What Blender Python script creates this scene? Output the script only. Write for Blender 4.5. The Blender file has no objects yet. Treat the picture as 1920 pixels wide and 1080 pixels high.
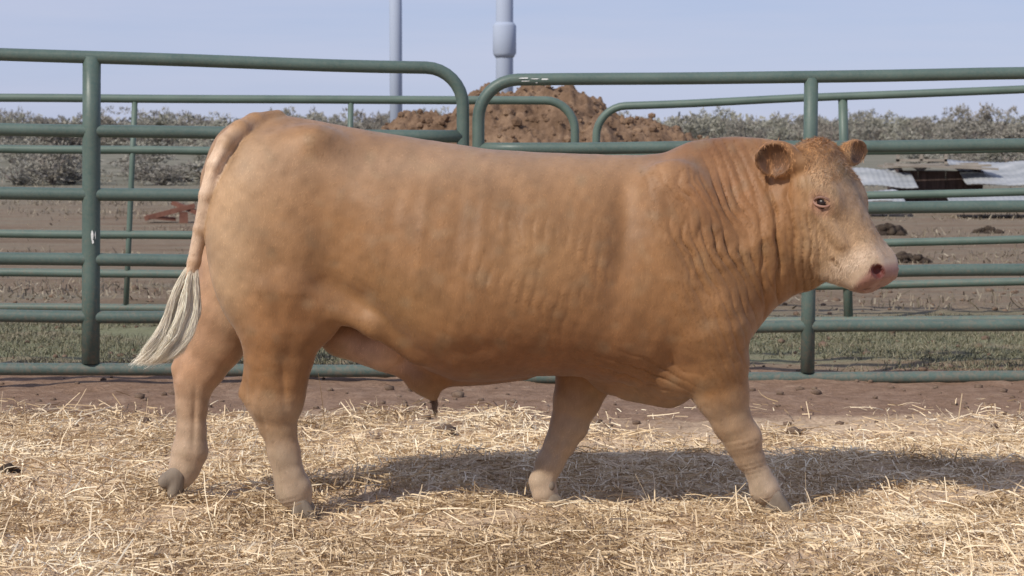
import bpy, math
import numpy as np
from mathutils import Vector, Matrix
R = math.radians
rng = np.random.default_rng(7)
S = bpy.context.scene
COL = S.collection

# ------------------------------------------------------------------ camera
CAMH, PITCH, F = 1.46, R(4.43), 4000.0
cam_d = bpy.data.cameras.new('camera'); cam = bpy.data.objects.new('camera', cam_d); COL.objects.link(cam)
cam.location = (0, 0, CAMH); cam.rotation_euler = (R(90) - PITCH, 0, 0)
cam_d.sensor_width = 36; cam_d.lens = 75; cam_d.clip_start = .1; cam_d.clip_end = 6000
cam_d.dof.use_dof = True; cam_d.dof.focus_distance = 7.9; cam_d.dof.aperture_fstop = 9
S.camera = cam
S.render.resolution_x, S.render.resolution_y = 1024, 576
# ------------------------------------------------------------------ light
SUN = Vector((.74, .80, -1.0)).normalized()          # direction the light travels
el = math.asin(-SUN.z); az = math.atan2(-SUN.x, -SUN.y)   # azimuth of the sun, from +Y clockwise
w = bpy.data.worlds.new('World'); S.world = w; w.use_nodes = True
nt = w.node_tree; bg = nt.nodes['Background']
sky = nt.nodes.new('ShaderNodeTexSky'); sky.sky_type = 'NISHITA'; sky.sun_disc = False
sky.sun_elevation = el; sky.sun_rotation = az; sky.altitude = 1300; sky.air_density = 1.0; sky.dust_density = .35; sky.ozone_density = 2.2
hs = nt.nodes.new('ShaderNodeHueSaturation'); hs.inputs['Saturation'].default_value = .78
mx = nt.nodes.new('ShaderNodeMix'); mx.data_type = 'RGBA'; mx.inputs[0].default_value = .8
nt.links.new(sky.outputs[0], hs.inputs['Color']); nt.links.new(hs.outputs[0], mx.inputs[6])
mx.inputs[7].default_value = (3.2, 3.75, 5.8, 1)     # thin high overcast veil
tcw = nt.nodes.new('ShaderNodeTexCoord'); mpw = nt.nodes.new('ShaderNodeMapping'); mpw.inputs['Scale'].default_value = (2.2, 2.2, 26)
nw = nt.nodes.new('ShaderNodeTexNoise'); nw.inputs['Scale'].default_value = 1.6; nw.inputs['Detail'].default_value = 6; nw.inputs['Roughness'].default_value = .55
rw = nt.nodes.new('ShaderNodeValToRGB'); rw.color_ramp.elements[0].position = .42; rw.color_ramp.elements[1].position = .74; rw.color_ramp.elements[1].color = (.55, .55, .55, 1)
mw = nt.nodes.new('ShaderNodeMix'); mw.data_type = 'RGBA'; mw.inputs[7].default_value = (4.9, 5.1, 6.3, 1)
nt.links.new(tcw.outputs['Generated'], mpw.inputs[0]); nt.links.new(mpw.outputs[0], nw.inputs['Vector']); nt.links.new(nw.outputs['Fac'], rw.inputs[0])
nt.links.new(rw.outputs[0], mw.inputs[0]); nt.links.new(mx.outputs[2], mw.inputs[6]); nt.links.new(mw.outputs[2], bg.inputs['Color']); bg.inputs['Strength'].default_value = .12
sd = bpy.data.lights.new('sun', 'SUN'); sun = bpy.data.objects.new('sun', sd); COL.objects.link(sun)
sd.energy = 3.9; sd.angle = R(1.2); sd.color = (1, .93, .82)
sun.rotation_euler = SUN.to_track_quat('-Z', 'Y').to_euler()
S.view_settings.view_transform = 'Standard'; S.view_settings.look = 'None'
S.view_settings.exposure = 0; S.view_settings.gamma = 1
S.render.engine = 'CYCLES'

# ------------------------------------------------------------------ helpers
cs, sn = math.cos(PITCH), math.sin(PITCH)
def P(px, py, Y):                                     # point on the plane at distance Y seen at a photo pixel
    x = (px - 960) / F; v = (540 - py) / F
    dy = cs + v * sn; dz = -sn + v * cs; t = Y / dy
    return np.array([x * t, Y, CAMH + dz * t])
def G(px, py):                                        # ground point seen at a photo pixel
    x = (px - 960) / F; v = (540 - py) / F
    dz = -sn + v * cs; t = -CAMH / dz
    return np.array([x * t, (cs + v * sn) * t, 0.])
def setp(o, label=None, cat=None, group=None, kind=None):
    if label: o['label'] = label
    if cat: o['category'] = cat
    if group: o['group'] = group
    if kind: o['kind'] = kind
    return o
def empty(name, loc=(0, 0, 0), rz=0):
    o = bpy.data.objects.new(name, None); COL.objects.link(o); o.location = loc; o.rotation_euler = (0, 0, rz); o.empty_display_size = .1
    return o
def mesh(name, V, Fc, mats, parent=None, smooth=True, fm=None, attr=None, at='POINT'):
    V = np.asarray(V, dtype=np.float32)
    me = bpy.data.meshes.new(name)
    if isinstance(Fc, np.ndarray):
        n, k = Fc.shape
        me.vertices.add(len(V)); me.vertices.foreach_set('co', V.ravel())
        me.loops.add(n * k); me.loops.foreach_set('vertex_index', Fc.astype(np.int32).ravel())
        me.polygons.add(n); me.polygons.foreach_set('loop_start', np.arange(0, n * k, k, dtype=np.int32))
        me.polygons.foreach_set('loop_total', np.full(n, k, dtype=np.int32))
        me.update(calc_edges=True)
    else:
        me.from_pydata([tuple(map(float, v)) for v in V], [], Fc); me.update()
    me.polygons.foreach_set('use_smooth', [smooth] * len(me.polygons))
    for m in (mats if isinstance(mats, (list, tuple)) else [mats]): me.materials.append(m)
    if fm is not None: me.polygons.foreach_set('material_index', np.asarray(fm, dtype=np.int32))
    if attr is not None:
        for an, av in attr.items():
            if av.ndim == 2:
                a = me.attributes.new(an, 'FLOAT_COLOR', 'POINT')
                c = np.ones((len(V), 4), dtype=np.float32); c[:, :3] = av; a.data.foreach_set('color', c.ravel())
            else:
                a = me.attributes.new(an, 'FLOAT', 'POINT'); a.data.foreach_set('value', av.astype(np.float32))
    me.validate()
    o = bpy.data.objects.new(name, me); COL.objects.link(o)
    if parent is not None: o.parent = parent
    return o
def snoise(p, scale, seed, n=14):                     # smooth noise: sum of random plane waves, about -1..1
    r = np.random.default_rng(seed)
    d = r.normal(size=(n, p.shape[1])); d /= np.linalg.norm(d, axis=1)[:, None]
    fr = r.uniform(.5, 1.8, n) * scale; ph = r.uniform(0, 6.28, n)
    out = np.zeros(len(p))
    for i in range(n): out += np.sin(p @ d[i] * fr[i] * 6.283 + ph[i])
    return out / math.sqrt(n) / 1.3

# ------------------------------------------------------------------ materials
def mat(name, rough=.8, spec=.3):
    m = bpy.data.materials.new(name); m.use_nodes = True
    b = m.node_tree.nodes['Principled BSDF']
    b.inputs['Roughness'].default_value = rough; b.inputs['Specular IOR Level'].default_value = spec
    return m, m.node_tree, b
def node(t, k, **kw):
    n = t.nodes.new(k)
    for a, b in kw.items():
        if a in n.inputs: n.inputs[a].default_value = b
        else: setattr(n, a, b)
    return n
def ramp(t, fac, stops):
    r = t.nodes.new('ShaderNodeValToRGB'); e = r.color_ramp.elements
    while len(e) < len(stops): e.new(.5)
    for i, (p, c) in enumerate(stops): e[i].position = p; e[i].color = (*c, 1)
    t.links.new(fac, r.inputs[0]); return r.outputs[0]
def noise(t, scale, detail=6, rough=.6, vec=None, stretch=None, space='Object'):
    n = node(t, 'ShaderNodeTexNoise', Scale=scale, Detail=detail, Roughness=rough)
    if vec is None:
        tc = t.nodes.new('ShaderNodeTexCoord'); vec = tc.outputs[space]
    if stretch:
        mp = t.nodes.new('ShaderNodeMapping'); mp.inputs['Scale'].default_value = stretch
        t.links.new(vec, mp.inputs[0]); vec = mp.outputs[0]
    t.links.new(vec, n.inputs['Vector']); return n.outputs['Fac']
def mixc(t, f, a, b, mode='MIX'):
    m = t.nodes.new('ShaderNodeMix'); m.data_type = 'RGBA'; m.blend_type = mode
    for s, i in ((f, 0), (a, 6), (b, 7)):
        if hasattr(s, 'links'): t.links.new(s, m.inputs[i])
        elif i == 0: m.inputs[0].default_value = s
        else: m.inputs[i].default_value = (*s, 1)
    return m.outputs[2]
def math_(t, op, a, b=0.):
    m = t.nodes.new('ShaderNodeMath'); m.operation = op
    for s, i in ((a, 0), (b, 1)):
        if hasattr(s, 'links'): t.links.new(s, m.inputs[i])
        else: m.inputs[i].default_value = s
    return m.outputs[0]
def bump(t, b, h, strength=.5, dist=.01):
    n = t.nodes.new('ShaderNodeBump'); n.inputs['Strength'].default_value = strength; n.inputs['Distance'].default_value = dist
    t.links.new(h, n.inputs['Height'])
    t.links.new(n.outputs[0], b.inputs['Normal'])
def setc(t, b, c): t.links.new(c, b.inputs['Base Color'])
def attrn(t, name):
    a = t.nodes.new('ShaderNodeAttribute'); a.attribute_name = name; return a

def simple_mat(name, c1, c2, scale, rough=.85, spec=.2, bs=.4, bd=.01, stretch=None):
    m, t, b = mat(name, rough, spec)
    n = noise(t, scale, stretch=stretch); setc(t, b, ramp(t, n, [(.3, c1), (.7, c2)])); bump(t, b, n, bs, bd); return m

# coat
M_coat, t, b = mat('coat', .55, .32)
b.inputs['Sheen Weight'].default_value = .12; b.inputs['Sheen Roughness'].default_value = .5
a = attrn(t, 'pigment_and_shade')
n1 = noise(t, 9, 5, .55, stretch=(1, 1, .7)); n2 = noise(t, 60, 5, .7, stretch=(2.6, 1.8, .33)); n3 = noise(t, 420, 3, .7, stretch=(1.8, 1, .35))
c = mixc(t, .28, a.outputs['Color'], ramp(t, n1, [(.3, (.74, .70, .66)), (.5, (1, 1, 1)), (.72, (1.15, 1.17, 1.2))]), 'MULTIPLY')
c = mixc(t, .26, c, ramp(t, n2, [(.3, (.74, .72, .68)), (.7, (1.18, 1.18, 1.18))]), 'MULTIPLY')
c = mixc(t, .34, c, ramp(t, n3, [(.3, (.78, .76, .74)), (.7, (1.16, 1.16, 1.16))]), 'MULTIPLY')
setc(t, b, c)
bump(t, b, math_(t, 'ADD', math_(t, 'MULTIPLY', n2, 1.0), math_(t, 'MULTIPLY', n3, .5)), .18, .006)
M_hair, t, b = mat('coat_hair', .5, .3); setc(t, b, attrn(t, 'pigment_and_shade').outputs['Color'])
M_hoof = simple_mat('hoof_horn', (.16, .125, .095), (.27, .22, .17), 30, .7, .2, .4, .004, (1, 1, .4))
M_eye, t, b = mat('eye_dark', .32, .3); b.inputs['Base Color'].default_value = (.016, .009, .007, 1)
# fence paint
def paint(name, base, dark):
    m, t, b = mat(name, .45, .4)
    n = noise(t, 5, 6, .65); nf = noise(t, 60, 4, .7); chip = noise(t, 7, 8, .75)
    c = ramp(t, n, [(.3, dark), (.7, base)])
    c = mixc(t, ramp(t, nf, [(.35, (0, 0, 0)), (.75, (.45, .45, .45))]), c, (.15, .16, .13))
    c = mixc(t, ramp(t, chip, [(.70, (0, 0, 0)), (.74, (1, 1, 1))]), c, (.16, .10, .07))
    tc_ = t.nodes.new('ShaderNodeTexCoord'); sz = t.nodes.new('ShaderNodeSeparateXYZ'); t.links.new(tc_.outputs['Object'], sz.inputs[0])
    hz = math_(t, 'SUBTRACT', math_(t, 'ADD', noise(t, 38, 8, .8), .06), math_(t, 'MULTIPLY', sz.outputs['Z'], .16))
    c = mixc(t, ramp(t, hz, [(.50, (0, 0, 0)), (.64, (.6, .6, .6))]), c, (.20, .155, .115))   # mud splashed on the lower rails
    setc(t, b, c); t.links.new(ramp(t, n, [(.3, (.38,) * 3), (.7, (.6,) * 3)]), b.inputs['Roughness'])
    bump(t, b, nf, .15, .003); return m
M_green = paint('green_pipe_paint', (.085, .135, .118), (.06, .10, .088))
M_green2 = paint('green_pipe_paint_far', (.115, .17, .14), (.08, .125, .105))
M_chip = simple_mat('bare_white_scuff', (.5, .52, .5), (.75, .76, .75), 60)
# straw
def straw_mat(name, c0, c1, c2):
    m, t, b = mat(name, .55, .3)
    a = attrn(t, 'tone').outputs['Fac']
    c = ramp(t, a, [(0, c0), (.5, c1), (1, c2)])
    c = mixc(t, .35, c, ramp(t, noise(t, 30), [(.3, (.6, .55, .5)), (.7, (1.1, 1.1, 1.1))]), 'MULTIPLY')
    setc(t, b, c); return m
M_straw = straw_mat('straw', (.33, .225, .12), (.77, .60, .385), (.95, .84, .63))
M_grass = straw_mat('pasture_grass', (.12, .12, .07), (.17, .165, .105), (.27, .24, .165))
M_weed = straw_mat('dry_weed', (.17, .14, .105), (.24, .205, .15), (.36, .31, .23))
# manure heap / clods
def clod_mat(name, c1, c2, c3, sc):
    m, t, b = mat(name, .95, .1)
    n = noise(t, sc, 8, .65); n2 = noise(t, sc * 7, 6, .7)
    c = ramp(t, n, [(.3, c1), (.5, c2), (.7, c3)])
    c = mixc(t, .6, c, ramp(t, n2, [(.3, (.55, .5, .45)), (.7, (1.3, 1.3, 1.3))]), 'MULTIPLY')
    setc(t, b, c); bump(t, b, math_(t, 'ADD', n, math_(t, 'MULTIPLY', n2, .4)), .8, .06 if sc < 8 else .01); return m
M_heap = clod_mat('manure', (.12, .075, .047), (.20, .13, .085), (.30, .205, .135), 3.0)
M_clod = clod_mat('dried_clod', (.10, .07, .05), (.17, .12, .09), (.25, .19, .14), 12)
M_dung = clod_mat('dark_dung', (.03, .022, .018), (.06, .045, .035), (.10, .08, .06), 14)
M_wood = simple_mat('weathered_wood', (.20, .17, .14), (.38, .34, .29), 6, .9, .1, .5, .02, (.4, 3, 6))
M_dark = simple_mat('dark_rusty_boards', (.055, .04, .035), (.12, .085, .075), 5, .9, .1, .4, .02, (4, 1, .6))
M_tin = simple_mat('galvanised_sheet', (.22, .235, .245), (.40, .41, .42), 3, .6, .35, .1, .01, (.5, 1, 3))
M_red = simple_mat('rusty_red_iron', (.13, .055, .04), (.22, .11, .08), 9)
M_pole = simple_mat('pale_pole', (.35, .40, .50), (.37, .42, .52), 1.2, .8, .1, .05, .01)
M_stem = simple_mat('sage_stem', (.20, .17, .15), (.30, .26, .23), 12)
def sage(name, c1, c2):
    m, t, b = mat(name, .85, .1)
    c = ramp(t, attrn(t, 'tone').outputs['Fac'], [(0, c1), (1, c2)])
    oi = t.nodes.new('ShaderNodeObjectInfo')
    c = mixc(t, .6, c, ramp(t, oi.outputs['Random'], [(0, (.8, .72, .7)), (.5, (1, 1, 1)), (1, (1.15, 1.2, 1.1))]), 'MULTIPLY')
    setc(t, b, c); return m
M_sage = sage('sage_leaf', (.25, .235, .20), (.31, .295, .255))  # leaf colours greyed and low in contrast, so distance haze is painted in

# ground
M_ground, t, b = mat('corral_ground', .95, .1)
tc = t.nodes.new('ShaderNodeTexCoord'); ob = tc.outputs['Object']
sx = t.nodes.new('ShaderNodeSeparateXYZ'); t.links.new(ob, sx.inputs[0]); Yc = sx.outputs['Y']
nA = noise(t, .55, 6, .6, ob); nB = noise(t, 7, 8, .7, ob); nC = noise(t, 45, 6, .7, ob); nD = noise(t, 1.7, 5, .6, ob, stretch=(.35, 1, 1))
dirt = ramp(t, nB, [(.3, (.185, .115, .075)), (.55, (.28, .185, .13)), (.75, (.38, .275, .20))])
dirt = mixc(t, .6, dirt, ramp(t, nC, [(.3, (.6, .58, .56)), (.7, (1.35, 1.35, 1.35))]), 'MULTIPLY')
chaff = ramp(t, nC, [(.3, (.36, .25, .16)), (.5, (.62, .46, .31)), (.72, (.85, .68, .48))])
def band(y0, y1, nz, amp):                             # 1 beyond y1, 0 before y0, edge broken by noise
    s = math_(t, 'ADD', Yc, math_(t, 'MULTIPLY', math_(t, 'SUBTRACT', nz, .5), amp))
    mr = t.nodes.new('ShaderNodeMapRange'); t.links.new(s, mr.inputs['Value'])
    mr.inputs['From Min'].default_value = y0; mr.inputs['From Max'].default_value = y1; return mr.outputs[0]
c = mixc(t, band(9.9, 10.7, nD, 2.6), chaff, dirt)
grassc = mixc(t, ramp(t, nD, [(.5, (0,) * 3), (.66, (.8,) * 3)]), ramp(t, nC, [(.3, (.15, .155, .09)), (.7, (.24, .24, .155))]), (.25, .19, .14))
c = mixc(t, band(12.6, 13.2, nD, 2.0), c, grassc)
rangec = ramp(t, nD, [(.3, (.165, .118, .080)), (.5, (.215, .165, .118)), (.7, (.215, .19, .14))])
rangec = mixc(t, .6, rangec, ramp(t, nB, [(.3, (.65, .62, .6)), (.7, (1.25, 1.25, 1.25))]), 'MULTIPLY')
c = mixc(t, band(15.0, 17.0, nD, 3.0), c, rangec)
farc = ramp(t, noise(t, .25, 6, .7, ob), [(.35, (.15, .145, .11)), (.65, (.23, .215, .17))])
c = mixc(t, band(34, 52, nA, 14.), c, farc)
setc(t, b, c); bump(t, b, math_(t, 'ADD', nB, math_(t, 'MULTIPLY', nC, .4)), .9, .03)

# ------------------------------------------------------------------ ground sheet (fine near the camera, reaching the horizon)
ux = np.concatenate([-np.geomspace(3500, 6, 30), np.linspace(-5.5, 5.5, 190), np.geomspace(6, 3500, 30)])
uy = np.concatenate([-np.geomspace(800, 2, 12)[:-1], np.linspace(-1, 4.5, 12), np.linspace(4.8, 20, 260), np.geomspace(20.5, 5000, 50)])
XX, YY = np.meshgrid(ux, uy, indexing='ij'); q = np.stack([XX.ravel(), YY.ravel()], 1)
def gh(q):
    d = np.abs(q[:, 1] - 9); f = np.clip(1 - (d - 7) / 8, 0.15, 1) * np.clip(1 - (np.abs(q[:, 0]) - 5) / 4, 0.15, 1)
    return f * (.012 * snoise(q, .9, 1) + .007 * snoise(q, 3.1, 2) + .004 * snoise(q, 8, 3) * (q[:, 1] > 10))
Zg = gh(q); nx, ny = len(ux), len(uy)
idx = np.arange(nx * ny).reshape(nx, ny)
fc = np.stack([idx[:-1, :-1], idx[1:, :-1], idx[1:, 1:], idx[:-1, 1:]], -1).reshape(-1, 4)
g = mesh('ground', np.column_stack([q, Zg]), fc, M_ground); setp(g, kind='structure')

# ------------------------------------------------------------------ ribbons (straw, grass)
def ribbons(root, direc, length, width, bend, tone, segs=2):
    N = len(root); direc = direc / np.linalg.norm(direc, axis=1)[:, None]
    side = np.cross(direc, rng.normal(size=(N, 3))); side /= np.linalg.norm(side, axis=1)[:, None]
    up = np.cross(side, direc); V = []
    for s in range(segs + 1):
        tt = s / segs
        c = root + direc * (length * tt)[:, None] + up * (bend * length * (tt * (1 - tt)) * 4)[:, None]
        ww = (width * (1 - .35 * tt))[:, None] * .5
        V += [c - side * ww, c + side * ww]
    V = np.stack(V, 1).reshape(-1, 3)
    k = 2 * (segs + 1); base = (np.arange(N) * k)[:, None]
    Fc = np.concatenate([base + np.array([[2 * s, 2 * s + 1, 2 * s + 3, 2 * s + 2]]) for s in range(segs)], 0)
    return V, Fc, np.repeat(tone, k)
N = 105000
yy = 6.3 + rng.random(N) ** 1.05 * 4.7; xx = (rng.random(N) * 2 - 1) * (yy * .265 + .5)
q = np.column_stack([xx, yy])
dens = np.clip((10.45 + .55 * snoise(q, .35, 11) + .25 * snoise(q, 1.3, 12) - yy) / .8, 0.0, 1)
dens *= np.clip(.75 + .5 * snoise(q, 1.1, 14) , .25, 1)
keep = rng.random(N) < np.maximum(dens, .02); q = q[keep]; N = len(q)
heapn = np.clip(snoise(q, .8, 15) * .5 + .5, 0, 1)
z = gh(q) + rng.random(N) ** 1.6 * (.012 + .035 * heapn)
az_ = rng.uniform(0, 6.283, N); az_ += .5 * np.sin(2 * az_); tilt = np.abs(rng.normal(0, .14, N)) - .03
stand = rng.random(N) < .012; tilt[stand] = rng.uniform(.3, 1.25, stand.sum())
d = np.column_stack([np.cos(az_) * np.cos(tilt), np.sin(az_) * np.cos(tilt), np.sin(tilt)])
L = rng.gamma(2.6, .026, N) + .02; L = np.clip(L, .02, .28); W = rng.uniform(.0024, .0068, N)
tone = np.clip(rng.beta(1.7, 2.0, N) + .17 * snoise(q, 1.2, 17) + .12 * snoise(q, .4, 18), 0, 1)
V, Fc, T = ribbons(np.column_stack([q, z]), d, L, W, rng.normal(0, .13, N), tone, 3)
o = mesh('straw_bedding', V, Fc, M_straw, attr={'tone': T}, smooth=False); setp(o, 'loose golden straw strewn over the corral floor', 'straw', kind='stuff')
# grass between the fences
N = 60000
yy = rng.uniform(12.55, 15.9, N); xx = (rng.random(N) * 2 - 1) * (yy * .25 + .4); q = np.column_stack([xx, yy])
keep = (snoise(q * [.4, 1], .8, 21) + .5 + .35 * snoise(q, 2.5, 22)) > rng.random(N) * 1.0 - .2; q = q[keep]; N = len(q)
az_ = rng.uniform(0, 6.28, N); tilt = rng.uniform(.35, 1.4, N)
d = np.column_stack([np.cos(az_) * np.cos(tilt), np.sin(az_) * np.cos(tilt), np.sin(tilt)])
V, Fc, T = ribbons(np.column_stack([q, gh(q)]), d, rng.uniform(.015, .05, N), rng.uniform(.003, .007, N), rng.normal(0, .15, N), rng.random(N))
o = mesh('pasture_grass', V, Fc, M_grass, attr={'tone': T}, smooth=False); setp(o, 'short dull green grass between the two pipe fences', 'grass', kind='stuff')

# lumps: small deformed spheres merged in one mesh
import bmesh
def ico(sub):
    bm = bmesh.new(); bmesh.ops.create_icosphere(bm, subdivisions=sub, radius=1)
    v = np.array([x.co[:] for x in bm.verts]); f = np.array([[y.index for y in x.verts] for x in bm.faces]); bm.free(); return v, f
def lumps(cs_, rs, sub, flat=.7, seed=3):
    v0, f0 = ico(sub); r = np.random.default_rng(seed); VV, FF = [], []; n = 0
    for c_, r_ in zip(cs_, rs):
        v = v0 * (1 + .28 * snoise(v0 + r.normal(size=3) * 5, .45, int(r.integers(1e6)), 6))[:, None]
        a_ = r.uniform(0, 6.28); ca, sa = math.cos(a_), math.sin(a_); v = v @ np.array([[ca, -sa, 0], [sa, ca, 0], [0, 0, 1]]) * [1, r.uniform(.7, 1), flat]
        VV.append(v * r_ + c_); FF.append(f0 + n); n += len(v0)
    return np.concatenate(VV), np.concatenate(FF)
N = 900
yy = 9.8 + rng.random(N) * 9; xx = (rng.random(N) * 2 - 1) * (yy * .25 + .3)
q = np.column_stack([xx, yy]); r_ = rng.gamma(2, .006, N) + .004
V, Fc = lumps(np.column_stack([q, gh(q) + r_ * .2]), r_, 1)
setp(mesh('dirt_clods', V, Fc, M_clod), 'small trampled dirt clods scattered on bare ground behind the bull', 'clods', kind='stuff')
c0 = G(15, 893)
V, Fc = lumps(np.array([[0, 0, .025], [.03, .01, .02], [-.03, 0, .018], [.01, -.02, .045]]), [.032, .024, .024, .018], 3)
o = mesh('dung_clod', V, Fc, M_dung); o.location = c0; setp(o, 'small dark dung clod lying in the straw at the left edge', 'dung')

# ------------------------------------------------------------------ fences
def tube(path, r, n=14, rr=None, cap=True):
    p = np.asarray(path, float); N = len(p); T = np.gradient(p, axis=0); T /= np.linalg.norm(T, axis=1)[:, None]
    up = np.array([0, -1., 0]) if abs(T[:, 1]).max() < .9 else np.array([0, 0, 1.])
    A = np.cross(T, up); A /= np.linalg.norm(A, axis=1)[:, None]; B = np.cross(T, A)
    th = np.linspace(0, 2 * math.pi, n, endpoint=False); rad = np.full(N, r) if rr is None else np.asarray(rr)
    V = p[:, None] + rad[:, None, None] * (A[:, None] * np.cos(th)[:, None] + B[:, None] * np.sin(th)[:, None])
    V = V.reshape(-1, 3); Fc = []
    for i in range(N - 1):
        for j in range(n): Fc.append([i * n + j, i * n + (j + 1) % n, (i + 1) * n + (j + 1) % n, (i + 1) * n + j])
    if cap: Fc += [list(range(n))[::-1], [(N - 1) * n + j for j in range(n)]]
    return V, Fc
def arc_path(pts, r, n=9):                            # polyline with rounded inner corners
    pts = [np.array(p, float) for p in pts]; out = [pts[0]]
    for i in range(1, len(pts) - 1):
        a_, b_, c_ = pts[i - 1], pts[i], pts[i + 1]; ra = r[i - 1] if isinstance(r, list) else r
        d1 = (a_ - b_) / np.linalg.norm(a_ - b_); d2 = (c_ - b_) / np.linalg.norm(c_ - b_)
        s, e = b_ + d1 * ra, b_ + d2 * ra; k = .55
        for t_ in np.linspace(0, 1, n):
            out.append((1 - t_) ** 3 * s + 3 * (1 - t_) ** 2 * t_ * (s - d1 * ra * k) + 3 * (1 - t_) * t_ * t_ * (e - d2 * ra * k) + t_ ** 3 * e)
    out.append(pts[-1])
    return np.array(out)
def dens_path(p, step=.25):
    out = [p[0]]
    for a_, b_ in zip(p[:-1], p[1:]):
        k = max(1, int(np.linalg.norm(b_ - a_) / step))
        for i in range(1, k + 1): out.append(a_ + (b_ - a_) * i / k)
    return np.array(out)
def wob(p, seed, amp=.004):
    p = p.copy(); p[:, 2] += amp * snoise(p[:, :1], .4, seed); return p
def panel(name, label, pts3, rails, uprights, rr, ur, mt, corner, seed, far_end, depth, group):
    """pts3: frame polyline; rails: [(pA, pB)], uprights: [(top, bottom)]"""
    base = np.array(pts3).mean(0); base[2] = 0
    root = empty(name, base); setp(root, label, 'fence panel', group)
    def add(nm, path, r):
        V, Fc = tube(path - base, r); return mesh(nm, V, Fc, mt, root)
    add('frame', wob(dens_path(arc_path(pts3, corner)), seed), rr)
    for i, (a_, b_) in enumerate(rails): add('rail', wob(dens_path(np.array([a_, b_])), seed + i + 1), rr)
    for a_, b_ in uprights: add('upright', dens_path(np.array([a_, b_]), .4), ur)
    return root, base
def at(px, py, Y): return P(px, py, Y)
# front left: receding slightly to the right; x beyond the frame to -700
YL0, YL1 = 11.85, 12.1
def yl(px): return YL0 + (YL1 - YL0) * px / 870
def ln(x0, y0, x1, y1, X0, X1, yf): # extend a line measured between two pixels
    s = (y1 - y0) / (x1 - x0); return at(X0, y0 + s * (X0 - x0), yf(X0)), at(X1, y0 + s * (X1 - x0), yf(X1))
XE = -1000
top = ln(0, 102, 800, 127, XE, 868, yl); bot = ln(0, 692, 600, 694, XE, 868, yl)
fr = [at(XE, 400, yl(XE)), top[0], top[1], bot[1], bot[0], at(XE, 410, yl(XE))]
rl = [ln(0, 243, 860, 256, XE, 866, yl), ln(0, 363, 300, 366, XE, 866, yl), ln(0, 485, 300, 488, XE, 866, yl), ln(0, 593, 300, 594, XE, 866, yl)]
r1, b1 = panel('fence_panel', 'near green pipe fence panel behind the bull tail, with one thick upright', fr, rl,
      [(at(172, 106, yl(172) ), at(170, 681, yl(172)))], .0355, .051, M_green, .21, 40, None, 12, 'green pipe fence panels')
def yr(px): return 12.1 - .1 * (px - 900) / 1000
XE = 2900
top = ln(1000, 150, 1920, 138, 897, XE, yr); bot = ln(1430, 708, 1920, 707, 897, XE, yr)
fr = [at(XE, 400, yr(XE)), top[1], top[0], bot[0], bot[1], at(XE, 410, yr(XE))]
rl = [ln(1000, 279, 1800, 272, 899, XE, yr), ln(1650, 390, 1900, 387, 899, XE, yr), ln(1700, 508, 1900, 506, 899, XE, yr), ln(1430, 613, 1900, 609, 899, XE, yr)]
r2, b2 = panel('fence_panel', 'near green pipe fence panel behind the bull head, with scuffed top rail', fr, rl,
      [(at(1521, 146, yr(1520)), at(1514, 698, yr(1520)))], .0345, .040, M_green, .22, 60, None, 12, 'green pipe fence panels')
# scuffs of bare metal on the two near panels
def scuff(px, py, Y, r, ln_, parent, base, vertical=False, n=7):
    VV, FF, k = [], [], 0
    for i in range(n):
        VV, FF, k = [], [], 0
        c_ = at(px + rng.normal(0, 2 if vertical else 16), py + rng.normal(0, 14 if vertical else 2.5), Y)
        th0 = math.asin(max(-.8, min(.8, (c_[2] - at(px, py, Y)[2]) / r))) if not vertical else rng.uniform(-.5, .5)
        hl, ha = rng.uniform(.008, .035), rng.uniform(.05, .17)
        pts = []
        m_ = 9
        ce = at(px, py, Y)
        for j in range(m_):
            a_ = j / m_ * 6.283; s_ = rng.uniform(.6, 1.1)
            th = th0 + ha * math.sin(a_) * s_; l_ = hl * math.cos(a_) * s_
            R_ = r + .0015
            if vertical: pts.append([ce[0] + R_ * math.sin(th), ce[1] - R_ * math.cos(th), c_[2] + l_])
            else: pts.append([c_[0] + l_, ce[1] - R_ * math.cos(th), ce[2] + R_ * math.sin(th)])
        VV += pts; FF.append(list(range(k, k + m_))); k += m_
        mesh('scuff', np.array(VV) - base, FF, M_chip, parent, smooth=False)
scuff(1012, 150, yr(1012), .0345, .1, r2, b2); scuff(176, 452, yl(172), .051, .1, r1, b1, True, 5)

# rear fence at about 15.8 m
def yb(px): return 15.8
XE = -1000
top = ln(0, 184, 720, 188, XE, 1078, yb); top = (top[0], at(1078, 189, 15.8)); bot = ln(0, 576, 300, 578, XE, 1078, yb)
fr = [at(XE, 300, 15.8), top[0], top[1], bot[1], bot[0], at(XE, 310, 15.8)]
rl = [ln(0, a_, 300, b_, XE, 1078, yb) for a_, b_ in ((279, 282), (360, 362), (438, 441), (511, 514))]
panel('fence_panel', 'far green pipe fence panel whose top rail ends in a rounded corner before the heap', fr, rl,
      [(at(253, 186, 15.8), at(236, 577, 15.8)), (at(658, 188, 15.8), at(650, 579, 15.8))], .031, .021, M_green2, .22, 80, None, 15.8, 'green pipe fence panels')
def yb2(px): return 15.8 - .5 * (px - 1118) / 800
XE = 2900
top = ln(1200, 197, 1920, 167, 1118, XE, yb2); bot = ln(1430, 603, 1920, 598, 1118, XE, yb2)
fr = [at(XE, 300, yb2(XE)), top[1], top[0], bot[0], bot[1], at(XE, 310, yb2(XE))]
rl = [ln(1500, a_, 1920, b_, 1118, XE, yb2) for a_, b_ in ((285, 278), (370, 360), (458, 449), (537, 528))]
panel('fence_panel', 'far green pipe fence panel whose top rail rises from the heap to the right edge', fr, rl,
      [(at(1580, 182, yb2(1580)), at(1591, 601, yb2(1580)))], .029, .034, M_green2, .22, 100, None, 15.8, 'green pipe fence panels')

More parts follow.
